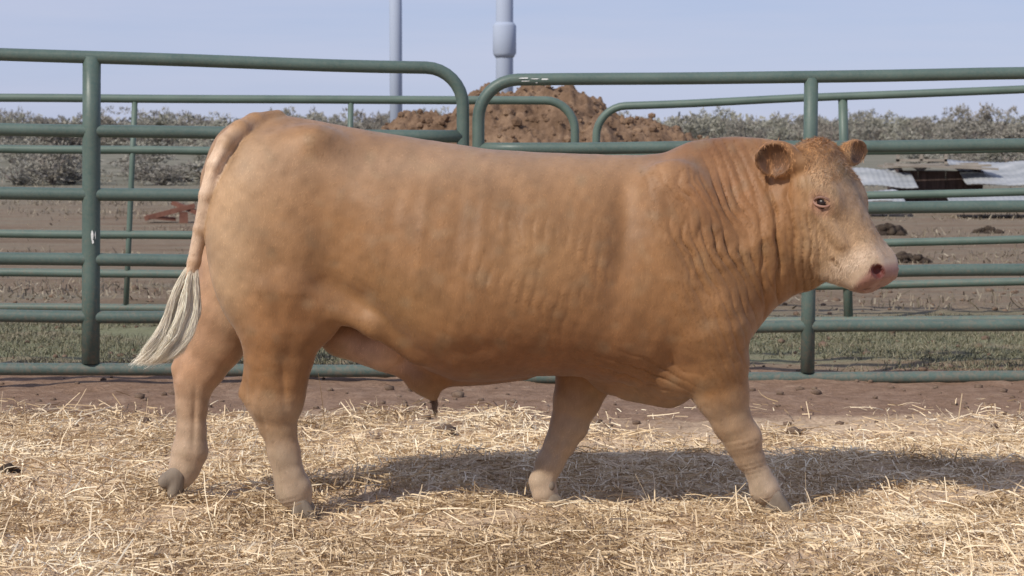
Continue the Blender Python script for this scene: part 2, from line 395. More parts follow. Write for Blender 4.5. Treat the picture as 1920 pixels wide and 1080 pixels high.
# ------------------------------------------------------------------ manure heap (30 m away)
Yh = 30.; prof = [(680, 300), (706, 240), (750, 212), (800, 205), (850, 196), (880, 176), (930, 163), (1000, 160), (1060, 166), (1100, 168), (1140, 185), (1170, 205), (1225, 216), (1275, 232), (1318, 256), (1370, 300)]
pxs = np.array([P(a_, b_, Yh)[0] for a_, b_ in prof]); pzs = np.array([P(a_, b_, Yh)[2] for a_, b_ in prof])
pxs = np.concatenate([[pxs[0] - .9], pxs, [pxs[-1] + .9]]); pzs = np.concatenate([[0], pzs, [0]])
gx = np.linspace(pxs[0], pxs[-1], 230); gy = np.linspace(-2.6, 2.6, 120)
X_, Y_ = np.meshgrid(gx, gy, indexing='ij'); h = np.interp(X_, pxs, pzs) * np.clip(1 - (np.abs(Y_) / 2.6) ** 1.8, 0, 1)
q = np.column_stack([X_.ravel(), Y_.ravel()]); hh = h.ravel()
def billow(q, s, sd_): return np.abs(snoise(q, s, sd_))
hh = hh + np.clip(hh * 3, 0, 1) * (.13 * billow(q, .7, 31) + .07 * billow(q, 1.9, 32) + .05 * billow(q, 4.2, 33) + .03 * snoise(q, 9, 34) - .20)
idx = np.arange(len(q)).reshape(230, 120); fc = np.stack([idx[:-1, :-1], idx[1:, :-1], idx[1:, 1:], idx[:-1, 1:]], -1).reshape(-1, 4)
hp = empty('manure_heap', (0, Yh, 0)); setp(hp, 'brown lumpy manure heap rising behind the joint of the fence panels', 'heap')
mesh('mound', np.column_stack([q, hh - .01]), fc, M_heap, hp)
ii = rng.choice(np.where(hh > .15)[0], 1300); cr = np.clip(rng.gamma(1.6, .016, 1300) + .010, 0, .12)
V, Fc = lumps(np.column_stack([q[ii], hh[ii] + cr * .15]), cr, 1, .8, 5)
o = mesh('loose_clods', V, Fc, M_heap, hp, smooth=False); o['kind'] = 'stuff'

# ------------------------------------------------------------------ boxes & far junk
def box(cx, cy, cz, sx_, sy_, sz_, rz=0, tilt=0, rx=0):
    v = np.array([[i, j, k] for i in (-.5, .5) for j in (-.5, .5) for k in (-.5, .5)]) * [sx_, sy_, sz_]
    v = v @ np.array(Matrix.Rotation(rz, 3, 'Z') @ Matrix.Rotation(tilt, 3, 'Y') @ Matrix.Rotation(rx, 3, 'X')).T
    return v + [cx, cy, cz], [[0, 1, 3, 2], [4, 6, 7, 5], [0, 4, 5, 1], [2, 3, 7, 6], [0, 2, 6, 4], [1, 5, 7, 3]]
def merge(parts):
    VV, FF, n = [], [], 0
    for v, f in parts: VV.append(np.asarray(v)); FF += [[int(i) + n for i in x] for x in f]; n += len(v)
    return np.concatenate(VV), FF
Yd = 36.; sc = F / Yd      # px per metre there
def L_(px, py): p = P(px, py, Yd); return p[0], p[2]
x0, _ = L_(1692, 300); x1, _ = L_(1836, 300); xm = (x0 + x1) / 2
sh = empty('plank_shelter', (xm, Yd, 0)); setp(sh, 'low dark shelter with a sagging grey plank roof beyond the right fence', 'shelter')
zt = L_(0, 318)[1]
pl = []
for i in range(9): pl.append(box(-.62 + i * .157, 0, zt / 2 - .02, .15, .05, zt, rx=0, tilt=rng.normal(0, .015)))
pl += [box(-.66, .6, zt / 2, .05, 1.2, zt), box(.66, .6, zt / 2, .05, 1.2, zt)]
mesh('wall', *merge(pl), M_dark, sh, smooth=False)
pl = []
for i in range(6): pl.append(box(-.02 + rng.normal(0, .05), -.35 + i * .3, zt + .05 + .01 * (i % 2), 1.62 + rng.uniform(-.12, .18), .27, .035, tilt=.02 + rng.normal(0, .02), rz=rng.normal(0, .02)))
mesh('roof', *merge(pl), M_wood, sh, smooth=False)
V, Fc = merge([box(-.36, -.2, zt + .30, .85, .06, .05), box(-.36, -.2, zt + .16, .85, .06, .04), box(-.76, -.2, zt + .2, .05, .06, .2), box(-.37, -.2, zt + .22, .05, .06, .14), box(.04, -.2, zt + .2, .05, .06, .2)])
mesh('crate_frame', V, Fc, M_wood, sh, smooth=False)
def sheet(name, px0, px1, py, Y, dep, label, seed, hgt, tilt=.0, mt=M_tin):
    a_, b_ = P(px0, py, Y), P(px1, py, Y); n_ = 90; m_ = 14
    X_, Y_ = np.meshgrid(np.linspace(0, b_[0] - a_[0], n_), np.linspace(0, dep, m_), indexing='ij')
    q = np.column_stack([X_.ravel(), Y_.ravel()])
    z = hgt + .004 * np.sin(q[:, 0] * 70) + .07 * snoise(q, .6, seed) + q[:, 1] * .16 + q[:, 0] * tilt
    top_ = np.column_stack([q, z]); bt = top_ - [0, 0, .02]
    idx = np.arange(len(q)).reshape(n_, m_); f = np.stack([idx[:-1, :-1], idx[1:, :-1], idx[1:, 1:], idx[:-1, 1:]], -1).reshape(-1, 4)
    rim = []
    bd = list(idx[:, 0]) + list(idx[-1, 1:]) + list(idx[::-1, -1][1:]) + list(idx[0, ::-1][1:-1]); K = len(q)
    for i in range(len(bd)): rim.append([bd[i], bd[i] + K, bd[(i + 1) % len(bd)] + K, bd[(i + 1) % len(bd)]])
    o = mesh(name, np.concatenate([top_, bt]), [list(map(int, x)) for x in f] + [list(map(int, x[::-1] + K)) for x in f] + [list(map(int, x)) for x in rim], mt)
    o.location = (a_[0], Y, 0); setp(o, label, 'metal sheet', 'scrap metal sheets'); return o
sheet('metal_sheet', 1570, 1722, 350, 35, 1.6, 'pale corrugated metal sheet lying just left of the plank shelter', 5, .42, .02)
sheet('metal_sheet', 1560, 1700, 372, 33, 1.0, 'lower grey metal sheet lying close behind the bull forehead', 6, .24, .0)
sheet('metal_sheet', 1822, 2040, 345, 35, 2.2, 'large bright metal sheet lying just right of the plank shelter', 8, .45, .03)
sheet('metal_sheet', 1800, 2000, 375, 32.5, 1.2, 'thin white metal sheet on the ground below the large bright one', 9, .16, .0)
# weedy clump beside the muzzle, rust-red scrap
def clump(px, py, w_, h_, label, seed, mt, n=46):
    r = np.random.default_rng(seed); c_ = G(px, py)
    cc = np.column_stack([r.normal(0, w_ * .33, n), r.normal(0, w_ * .25, n), np.zeros(n)]); cc[0, :2] = 0; cc[:, :2] = np.clip(cc[:, :2], -w_ * .5, w_ * .5); cc[:, 2] = h_ * .6 * r.random(n) * np.exp(-(cc[:, 0] / (w_ * .4)) ** 2)
    V0, F0 = lumps(cc, r.uniform(.2, .45, n) * h_, 2, .8, seed); V1, F1 = lumps(np.array([[0, 0, 0]]), [w_ * .55], 3, .25 * h_ / w_, seed + 9); V, Fc = np.concatenate([V0, V1]), np.concatenate([F0, F1 + len(V0)]); o = mesh('dung_pile', V, Fc, mt); o.location = c_; setp(o, label, 'dung pile', 'dung piles on the dirt'); return o
clump(1700, 491, .42, .13, 'dark lumpy dung pile on the dirt just right of the muzzle', 3, M_dung)
clump(1662, 440, .45, .2, 'dark brown pile behind the upper muzzle between two rails', 4, M_dung)
clump(1852, 437, .3, .12, 'small dark dung pile on bare dirt under the bright metal sheet', 6, M_dung, 20)
V, Fc = merge([box(-.15, 0, .16, .75, .1, .07, .1, -.25), box(.12, .05, .2, .55, .09, .06, -.3, .35), box(.05, 0, .08, .12, .12, .16, .2), box(-.3, .1, .07, .4, .3, .05, .3, .1)])
o = mesh('rusty_scrap', V, Fc, M_red, smooth=False); o.location = G(338, 418); o.location[2] = 0; setp(o, 'rust-red scrap iron lying on the dirt left of the bull tail', 'scrap iron')

# pale poles against the sky
def pole(px, Y, r, top_py, label, collar=None):
    a_ = P(px, 60, Y); root = empty('pole', (a_[0], Y, 0)); setp(root, label, 'pole', 'tall pale poles')
    V, Fc = tube(np.array([[0, 0, 0], [0, 0, 3.], [0, 0, 7.]]), r, 18); mesh('shaft', V, Fc, M_pole, root)
    if collar:
        z0, z1 = P(px, collar[0], Y)[2], P(px, collar[1], Y)[2]
        V, Fc = tube(np.array([[0, 0, z0], [0, 0, z0 + (z1 - z0) * .12], [0, 0, z1 - (z1 - z0) * .1], [0, 0, z1]]), r, 18, rr=[r * 1.05, r * 1.35, r * 1.35, r * 1.05]); mesh('collar', V, Fc, M_pole, root)
pole(742, 48, .14, 0, 'thinner pale pole on the sky above the left fence panel')
pole(946, 46, .185, 0, 'thicker pale pole with a wider collar above the gap of the fence panels', (108, 42))

# ------------------------------------------------------------------ sagebrush
def bush_mesh(seed):
    r = np.random.default_rng(seed); VV, FF, fm, tn = [], [], [], []; n = 0
    for i in range(14):                                # stems
        a_ = r.uniform(0, 6.28); e = r.uniform(.7, 1.45); l_ = r.uniform(.45, .85)
        d = np.array([math.cos(a_) * math.cos(e), math.sin(a_) * math.cos(e), math.sin(e)])
        p = np.array([d * l_ * k / 3 + r.normal(0, .02, 3) * k for k in range(4)])
        v, f = tube(p, .02, 5, rr=[.03, .022, .016, .006]); VV.append(v); FF += [[int(j) + n for j in x] for x in f]; n += len(v); fm += [0] * len(f); tn += [0.3] * len(v)
    cl = [(r.normal(0, .26), r.normal(0, .26), r.uniform(.06, .85), r.uniform(.10, .21)) for _ in range(34)]
    for (cx, cy, cz, cr) in cl:
        k = 46; u = r.normal(size=(k, 3)); u /= np.linalg.norm(u, axis=1)[:, None]; u[:, 2] = np.abs(u[:, 2]) * 1.1 - .15
        c_ = np.array([cx, cy, cz]) + u * cr * r.uniform(.55, 1.15, (k, 1)); tb = r.uniform(.2, .8)
        for j in range(k):
            s = r.uniform(.025, .05); a1 = r.normal(size=3); a1 /= np.linalg.norm(a1); a1 = a1 * .6 + u[j]; a1 /= np.linalg.norm(a1)
            b1_ = np.cross(a1, r.normal(size=3)); b1_ /= np.linalg.norm(b1_)
            VV.append(np.array([c_[j] - b1_ * s * .5, c_[j] + a1 * s * .9 - b1_ * s * .3, c_[j] + a1 * s * 1.9, c_[j] + b1_ * s * .5])); FF.append([n, n + 1, n + 2, n + 3]); n += 4; fm.append(1); tn += [float(np.clip(tb + r.normal(0, .2), 0, 1))] * 4
    o = mesh('sagebrush', np.concatenate(VV), FF, [M_stem, M_sage], smooth=False, fm=fm, attr={'tone': np.array(tn)})
    return o
protos = [bush_mesh(s) for s in (1, 2, 3, 4, 5)]; used = [False] * 5
def put_bush(px, Y, hgt, wid, label, group):
    k = int(rng.integers(5)); pr = protos[k]
    if used[k]:
        o = pr.copy(); COL.objects.link(o)
    else: o = pr; used[k] = True
    o.location = ((px - 960) / F * Y, Y, -.03); o.scale = (wid, wid, hgt); o.rotation_euler = (0, 0, rng.uniform(0, 6.28))
    setp(o, label, 'bush', group)
for i in range(150):                                   # belt that makes the skyline
    px = -250 + 2420 * (i + rng.random()) / 150; Y = rng.uniform(92, 135)
    hb = 1.46 + F and 1.46 + (rng.uniform(-6, 20) if rng.random() < .75 else rng.uniform(18, 34)) * Y / F
    put_bush(px, Y, hb / .98, rng.uniform(1.3, 2.2), 'bare grey-green sagebrush in the belt along the skyline', 'sagebrush along the skyline')
for i in range(62):                                    # scattered in front of the belt
    Y = rng.uniform(50, 84); px = rng.uniform(-200, 2120)
    if 1540 < px and Y < 62: continue
    put_bush(px, Y, rng.uniform(.5, 1.05), rng.uniform(1.1, 2.0), 'low sagebrush scattered on the range in front of the skyline belt', 'low sagebrush on the range')
for px, Y, wh in ((40, 50, 'nearest the left edge of the photo'), (95, 52, 'second from the left edge'), (135, 51, 'just left of the thick fence upright'), (265, 54, 'just right of the thick fence upright'), (300, 50, 'between the thick upright and the tail'), (345, 53, 'partly behind the tail head')):
    put_bush(px, Y, rng.uniform(.5, .7), rng.uniform(.9, 1.3), 'nearer low sagebrush seen between the rails, ' + wh, 'nearer sagebrush at left')
# brush too far to count
N = 60000                                              # dry weeds on the range
yy = 16.5 + rng.random(N) ** 1.3 * 45; xx = (rng.random(N) * 2 - 1) * (yy * .26 + 1); q = np.column_stack([xx, yy])
keep = snoise(q * [.5, 1], .22, 51) + .5 * snoise(q, 1.1, 52) > rng.random(N) * 1.6 - .3; q = q[keep]; N = len(q)
az_ = rng.uniform(0, 6.28, N); tilt = rng.uniform(.2, 1.5, N); d = np.column_stack([np.cos(az_) * np.cos(tilt), np.sin(az_) * np.cos(tilt), np.sin(tilt)])
V, Fc, T = ribbons(np.column_stack([q, gh(q)]), d, rng.uniform(.015, .06, N) * (1 + q[:, 1] / 60), rng.uniform(.004, .012, N) * (1 + q[:, 1] / 40), rng.normal(0, .15, N), rng.random(N), 1)
setp(mesh('dry_weeds', V, Fc, M_weed, attr={'tone': T}, smooth=False), 'dry weeds and low dead growth over the range beyond the far fence', 'weeds', kind='stuff')
N = 26000
yy = rng.uniform(125, 300, N); xx = (rng.random(N) * 2 - 1) * (yy * .27 + 5); q = np.column_stack([xx, yy])
zz = rng.random(N) * (1.2 + .7 * np.clip(snoise(q, .06, 50), -1, 1)); tilt = rng.uniform(-.5, 1.4, N); az_ = rng.uniform(0, 6.28, N)
d = np.column_stack([np.cos(az_) * np.cos(tilt), np.sin(az_) * np.cos(tilt), np.sin(tilt)])
V, Fc, T = ribbons(np.column_stack([q, zz]), d, rng.uniform(.2, .5, N), rng.uniform(.1, .3, N), rng.normal(0, .1, N), rng.random(N), 1)
setp(mesh('far_brush', V, Fc, M_sage, attr={'tone': T}, smooth=False), 'grey brush covering the range out to the horizon', 'brush', kind='stuff')

# ================================================================== THE BULL
YC = 8.0
def B(px, py, dy=0.): return P(px, py, YC + dy)
class Field:
    def __init__(s, lo, hi, vox):
        s.lo = np.array(lo, float); s.v = vox; s.n = np.ceil((np.array(hi) - lo) / vox).astype(int) + 1
        s.F = np.full(s.n, 1., dtype=np.float32); s.ax = [s.lo[i] + np.arange(s.n[i]) * vox for i in range(3)]
    def sub(s, lo, hi):
        a_ = np.clip(((np.array(lo) - s.lo) / s.v).astype(int), 0, s.n); b_ = np.clip(((np.array(hi) - s.lo) / s.v).astype(int) + 2, 0, s.n)
        sl = tuple(slice(int(a_[i]), int(b_[i])) for i in range(3))
        return sl, s.ax[0][sl[0]][:, None, None].astype(np.float32), s.ax[1][sl[1]][None, :, None].astype(np.float32), s.ax[2][sl[2]][None, None, :].astype(np.float32)
    def comb(s, sl, d, k, op):
        A = s.F[sl]; d = d.astype(np.float32)
        if op == 'add':
            h = np.clip(.5 + .5 * (d - A) / k, 0, 1); s.F[sl] = d * (1 - h) + A * h - k * h * (1 - h)
        else:
            d = -d; h = np.clip(.5 - .5 * (d - A) / k, 0, 1); s.F[sl] = d * (1 - h) + A * h + k * h * (1 - h)
    def seg(s, a_, b_, ra, rb, k=.03, ys=1., op='add'):
        m = max(ra, rb) + k + .03
        sl, x, y, z = s.sub(np.minimum(a_, b_) - m, np.maximum(a_, b_) + m)
        if 0 in s.F[sl].shape: return
        ab = np.array(b_) - a_; L2 = float(ab @ ab) + 1e-9
        t_ = np.clip(((x - a_[0]) * ab[0] + (y - a_[1]) * ab[1] + (z - a_[2]) * ab[2]) / L2, 0, 1)
        d = np.sqrt((x - a_[0] - ab[0] * t_) ** 2 + ((y - a_[1] - ab[1] * t_) * ys) ** 2 + (z - a_[2] - ab[2] * t_) ** 2) - (ra + (rb - ra) * t_)
        s.comb(sl, d, k, op)
    def chain(s, pts, k=.03, ys=1.):
        for (p, r), (q_, r2_) in zip(pts[:-1], pts[1:]): s.seg(p, q_, r, r2_, k, ys)
    def ell(s, c_, r, k=.03, M=None, op='add'):
        m = max(r) + k + .03; sl, x, y, z = s.sub(np.array(c_) - m, np.array(c_) + m)
        if 0 in s.F[sl].shape: return
        X, Y, Z = x - c_[0], y - c_[1], z - c_[2]
        if M is not None: X, Y, Z = [X * M[i][0] + Y * M[i][1] + Z * M[i][2] for i in range(3)]
        k0 = np.sqrt((X / r[0]) ** 2 + (Y / r[1]) ** 2 + (Z / r[2]) ** 2); k1 = np.sqrt((X / r[0] ** 2) ** 2 + (Y / r[1] ** 2) ** 2 + (Z / r[2] ** 2) ** 2) + 1e-6
        s.comb(sl, k0 * (k0 - 1) / k1, k, op)
    def mesh(s):
        Fd = s.F; ins = Fd < 0; n = s.n
        c = np.zeros(n - 1, bool); allc = np.ones(n - 1, bool)
        cor = [(i, j, k) for i in (0, 1) for j in (0, 1) for k in (0, 1)]
        def cs__(A, o_): return A[o_[0]:n[0] - 1 + o_[0], o_[1]:n[1] - 1 + o_[1], o_[2]:n[2] - 1 + o_[2]]
        for o_ in cor: v = cs__(ins, o_); c |= v; allc &= v
        act = np.argwhere(c & ~allc); id_ = np.full(n - 1, -1, np.int64); id_[tuple(act.T)] = np.arange(len(act))
        val = np.stack([Fd[tuple((act + o_).T)] for o_ in cor], 1).astype(float); pos = np.zeros((len(act), 3)); cnt = np.zeros(len(act))
        for i in range(8):
            for j in range(i + 1, 8):
                if sum(abs(cor[i][q] - cor[j][q]) for q in range(3)) != 1: continue
                a_, b_ = val[:, i], val[:, j]; m = (a_ < 0) != (b_ < 0)
                t_ = np.where(m, a_ / np.where(m, a_ - b_, 1), 0)
                pos += m[:, None] * (np.array(cor[i]) + t_[:, None] * (np.array(cor[j]) - np.array(cor[i]))); cnt += m
        V = s.lo + (act + pos / cnt[:, None]) * s.v
        Q = []
        for ax in range(3):
            d_ = [0, 0, 0]; d_[ax] = 1; u = (ax + 1) % 3; w_ = (ax + 2) % 3
            A = ins[:n[0] - d_[0], :n[1] - d_[1], :n[2] - d_[2]]; Bq = ins[d_[0]:, d_[1]:, d_[2]:]
            e = np.argwhere(A != Bq); e = e[(e[:, u] > 0) & (e[:, w_] > 0) & (e[:, u] < n[u] - 1) & (e[:, w_] < n[w_] - 1)]
            fl = A[tuple(e.T)]
            def cell(du, dw): k_ = e.copy(); k_[:, u] += du; k_[:, w_] += dw; return id_[tuple(k_.T)]
            f = np.stack([cell(-1, -1), cell(0, -1), cell(0, 0), cell(-1, 0)], 1)
            f[~fl] = f[~fl][:, ::-1]; Q.append(f)
        return V, np.concatenate(Q)
def smooth(V, Q, it, lam=.5):
    E = np.concatenate([Q[:, [0, 1]], Q[:, [1, 2]], Q[:, [2, 3]], Q[:, [3, 0]]]); E = np.concatenate([E, E[:, ::-1]]); n = len(V)
    deg = np.bincount(E[:, 0], minlength=n)[:, None] + 1e-9
    for _ in range(it):
        for l in (lam, -lam * .96):
            A = np.column_stack([np.bincount(E[:, 0], V[E[:, 1], i], minlength=n) for i in range(3)]) / deg; V = V + l * (A - V)
    return V
def vnorm(V, Q):
    fn = np.cross(V[Q[:, 2]] - V[Q[:, 0]], V[Q[:, 3]] - V[Q[:, 1]]); n = np.zeros_like(V)
    for i in range(3):
        for k in range(4): n[:, i] += np.bincount(Q[:, k], fn[:, i], minlength=len(V))
    return n / (np.linalg.norm(n, axis=1)[:, None] + 1e-12)

fd = Field((-1.5, 7.38, -.03), (1.5, 8.52, 1.58), .0068)
# trunk: side profile (top, bottom) and half width at stations along the body
ST = [(380, 330, 400, .04), (392, 285, 470, .15), (410, 250, 520, .215), (440, 228, 550, .265), (480, 214, 580, .30), (540, 217, 598, .325), (600, 227, 596, .335), (660, 239, 594, .35),
      (700, 246, 612, .365), (740, 252, 646, .38), (800, 262, 690, .40), (860, 271, 712, .415), (920, 280, 712, .42), (1000, 285, 702, .42), (1080, 288, 702, .405), (1140, 290, 715, .385), (1200, 291, 728, .36),
      (1245, 287, 735, .345), (1290, 266, 738, .335), (1330, 259, 725, .32), (1370, 256, 690, .30), (1410, 257, 628, .27), (1450, 262, 574, .235), (1490, 272, 545, .19), (1520, 300, 530, .13), (1545, 350, 480, .04)]
ST = np.array(ST, float); sX = np.array([B(p, 400)[0] for p in ST[:, 0]]); sT = np.array([B(900, p)[2] for p in ST[:, 1]]); sB = np.array([B(900, p)[2] for p in ST[:, 2]]); sW = ST[:, 3]
from numpy import interp
def sm(x, xp, fp):                                    # smooth (Catmull-like) interpolation
    xs = np.linspace(xp[0], xp[-1], 400); f = interp(xs, xp, fp); k = np.hanning(15); k /= k.sum(); f2 = np.convolve(np.pad(f, 7, mode='edge'), k, 'valid'); return interp(x, xs, f2)
m_ = (fd.ax[0] >= sX[0]) & (fd.ax[0] <= sX[-1]); i0, i1 = np.where(m_)[0][[0, -1]]
xs_ = fd.ax[0][i0:i1 + 1]; T_ = sm(xs_, sX, sT)[:, None, None]; B_ = sm(xs_, sX, sB)[:, None, None]; W_ = sm(xs_, sX, sW)[:, None, None]
zz = fd.ax[2][None, None, :]; yy = (fd.ax[1] - YC)[None, :, None]
a_ = (T_ - B_) / 2; zc = (T_ + B_) / 2; zn = (zz - zc) / a_
# neck and withers narrow towards the crest, barrel widest below the middle, loin flat-topped
crest = np.clip((xs_ - B(1180, 0)[0]) / .4, 0, 1)[:, None, None]
chest = np.clip(1 - np.abs(xs_ - B(1330, 0)[0]) / .35, 0, 1)[:, None, None]
wz = W_ * (1 - .10 * zn - .30 * crest * np.clip(zn, 0, 1) - .28 * chest * np.clip(-zn, 0, 1) - .06 * np.clip(zn, 0, 1) ** 2)
yo = 0.0 - .05 * np.clip((xs_ - B(1380, 0)[0]) / .25, 0, 1)[:, None, None]      # neck bends towards the camera
pw = 2.35
gg = (np.abs((yy - yo) / wz) ** pw + np.abs(zn) ** pw) ** (1 / pw) - 1
fd.comb((slice(i0, i1 + 1), slice(None), slice(None)), gg * np.minimum(W_, a_) * .9, .01, 'add')
del gg, wz, zn
def px(r): return r / 499.
for s in (-1, 1):
    # haunch, shoulder and forearm masses
    off = 0 if s < 0 else -28                          # far thigh is swung back
    fd.ell(B(500 + off, 455, s * .205), (px(108), .145, px(190)), .07)
    fd.ell(B(585 + off, 300, s * .20), (px(60), .08, px(60)), .09)       # hip
    fd.ell(B(1262, 480, s * .215), (px(95), .135, px(175)), .08)          # shoulder blade
    fd.ell(B(1325, 590, s * .20), (px(78), .125, px(95)), .07)            # point of shoulder
# near hind leg
NH = [(B(530, 540, -.21), px(98)), (B(526, 610, -.205), px(80)), (B(524, 660, -.195), px(66)), (B(520, 708, -.19), px(57)), (B(517, 748, -.185), px(54)), (B(521, 795, -.18), px(39)),
      (B(532, 850, -.175), px(34)), (B(544, 900, -.17), px(33)), (B(551, 920, -.165), px(38)), (B(560, 938, -.165), px(28))]
fd.chain([(p, r_ * (.97 if i < 5 else .86)) for i, (p, r_) in enumerate(NH)], .02, 1.22)
fd.seg(B(500, 660, -.19), B(466, 736, -.185), px(34), px(17), .022, 1.5)     # tendon to the point of the hock
fd.seg(B(466, 736, -.185), B(503, 800, -.18), px(16), px(15), .022, 1.6)
fd.ell(B(590, 585, -.20), (px(52), .10, px(55)), .07)                       # stifle
# far hind leg, pushing off behind
FH = [(B(455, 520, .17), px(88)), (B(425, 590, .17), px(70)), (B(405, 640, .17), px(58)), (B(378, 690, .17), px(46)), (B(364, 720, .17), px(40)), (B(360, 762, .17), px(33)), (B(359, 808, .17), px(31)),
      (B(356, 846, .17), px(38)), (B(346, 876, .17), px(33)), (B(340, 892, .17), px(29))]
fd.chain([(p, r_ * (.97 if i < 4 else .88)) for i, (p, r_) in enumerate(FH)], .02, 1.22)
fd.seg(B(380, 610, .17), B(338, 690, .17), px(34), px(16), .024, 1.5); fd.seg(B(338, 690, .17), B(346, 760, .17), px(15), px(13), .02, 1.6)
# near front leg, reaching forward
NF = [(B(1325, 620, -.19), px(88)), (B(1340, 680, -.185), px(64)), (B(1352, 735, -.175), px(52)), (B(1372, 790, -.165), px(41)), (B(1392, 826, -.155), px(37)), (B(1404, 856, -.15), px(30)),
      (B(1424, 895, -.14), px(26)), (B(1434, 918, -.135), px(30)), (B(1446, 932, -.13), px(25))]
fd.chain([(p, r_ * (.97 if i < 3 else .88)) for i, (p, r_) in enumerate(NF)], .02, 1.15)
fd.ell(B(1396, 820, -.165), (px(30), .045, px(30)), .025); fd.ell(B(1072, 800, .10), (px(32), .045, px(30)), .025)
fd.ell(B(1268, 700, -.17), (px(45), .075, px(42)), .06)                     # elbow
# far front leg, trailing and bent
FF_ = [(B(1120, 640, .14), px(80)), (B(1098, 700, .13), px(58)), (B(1082, 750, .12), px(46)), (B(1066, 795, .11), px(38)), (B(1052, 828, .105), px(33)), (B(1031, 868, .10), px(29)),
       (B(1016, 903, .10), px(26.5)), (B(1022, 924, .10), px(26)), (B(1030, 936, .10), px(20))]
fd.chain([(p, r_ * (.97 if i < 3 else .88)) for i, (p, r_) in enumerate(FF_)], .02, 1.2)
# brisket, sheath, inguinal mass
fd.seg(B(1150, 700, 0), B(1250, 712, -.02), px(40), px(48), .06, .85); fd.seg(B(1180, 730, -.01), B(1255, 735, -.02), px(16), px(24), .04)
fd.seg(B(700, 655, 0), B(800, 708, 0), px(26), px(24), .05); fd.seg(B(780, 715, 0), B(812, 742, 0), px(16), px(10), .03)
fd.seg(B(800, 708, -.01), B(980, 694, 0), px(18), px(10), .07)
fd.seg(B(640, 628, .02), B(720, 658, 0), px(42), px(36), .035, .8); fd.ell(B(712, 655, -.06), (px(44), .05, px(34)), .02)
# skin fold of the flank
fd.seg(B(610, 570, -.27), B(700, 612, -.27), px(24), px(14), .06); fd.seg(B(700, 612, -.27), B(780, 660, -.22), px(14), px(18), .06)
# tail
TL = [(B(520, 222, -.02), px(16)), (B(478, 232, -.10), px(20)), (B(450, 244, -.18), px(18)), (B(424, 268, -.23), px(16.5)), (B(403, 310, -.245), px(15)), (B(388, 365, -.235), px(14)), (B(376, 430, -.19), px(13)), (B(364, 490, -.17), px(12)), (B(352, 540, -.16), px(11)), (B(340, 590, -.15), px(8))]
fd.chain(TL, .012)
# ---- head
EL, YAW = R(57), R(35)
u = np.array([math.cos(EL) * math.cos(YAW), -math.cos(EL) * math.sin(YAW), -math.sin(EL)]); v = np.array([math.sin(YAW), math.cos(YAW), 0]); nn = np.array([math.sin(EL) * math.cos(YAW), -math.sin(EL) * math.sin(YAW), math.cos(EL)])
HO = B(1549, 274, -.14)
def H(a, b_, c_): return HO + u * a + v * b_ + nn * c_
HM = np.array([u, v, nn])
lo = np.array([H(a, b_, c_) for a in (-.12, .65) for b_ in (-.25, .25) for c_ in (-.35, .1)])
sl, x, y, z = fd.sub(lo.min(0), lo.max(0)); X, Y, Z = x - HO[0], y - HO[1], z - HO[2]
Uc, Vc, Nc = [X * HM[i][0] + Y * HM[i][1] + Z * HM[i][2] for i in range(3)]
hu = np.array([-.055, -.04, 0, .05, .11, .18, .26, .34, .41, .47, .522, .545]); hw = np.array([.03, .10, .140, .158, .164, .158, .140, .122, .116, .116, .110, .075])
ht = np.array([-.06, -.025, .0, .012, .014, .006, -.002, -.004, -.002, -.002, -.008, -.026]); hd = np.array([.04, .14, .21, .25, .28, .305, .31, .30, .27, .212, .165, .12])
Wd = sm(Uc, hu, hw); Tp = sm(Uc, hu, ht); Dp = sm(Uc, hu, hd); zn = (Nc - (Tp - Dp / 2)) / (Dp / 2)
ww = Wd * (1 - .12 * np.clip(-zn, 0, 1) - .12 * np.clip(zn, 0, 1))
gg = (np.abs(Vc / ww) ** 2.6 + np.abs(zn) ** 2.6) ** (1 / 2.6) - 1
gg = gg * np.minimum(Wd, Dp / 2) * .9; gg = np.where((Uc < hu[0]) | (Uc > hu[-1]), .2, gg)
fd.comb(sl, gg, .05, 'add')
for s in (-1, 1):
    fd.ell(H(.175, s * .118, -.050), (.075, .036, .040), .06, HM)           # brow / orbit
    fd.ell(H(.205, s * .160, -.062), (.030, .022, .017), .012, HM, 'sub')
    fd.ell(H(.22, s * .10, -.20), (.13, .055, .085), .05, HM)            # cheek
    fd.ell(H(.462, s * .060, -.065), (.065, .044, .055), .03, HM)          # lip pads
    fd.seg(H(.20, s * .135, -.10), H(.36, s * .108, -.085), .028, .018, .025)          # facial crest
    fd.ell(H(.512, s * .080, -.032), (.024, .026, .017), .008, HM, 'sub')     # nostril
    fd.seg(H(.545, s * .055, -.112), H(.395, s * .112, -.150), .009, .009, .008, 1, 'sub')   # mouth
fd.ell(H(.445, 0, -.158), (.06, .055, .028), .03, HM); fd.ell(H(.32, 0, -.315), (.09, .08, .075), .05, HM)                    # chin
fd.ell(H(.01, 0, -.05), (.055, .12, .055), .05, HM)                     # poll
fd.seg(H(.16, 0, -.25), B(1440, 495, -.05), .08, .11, .07)                 # throat
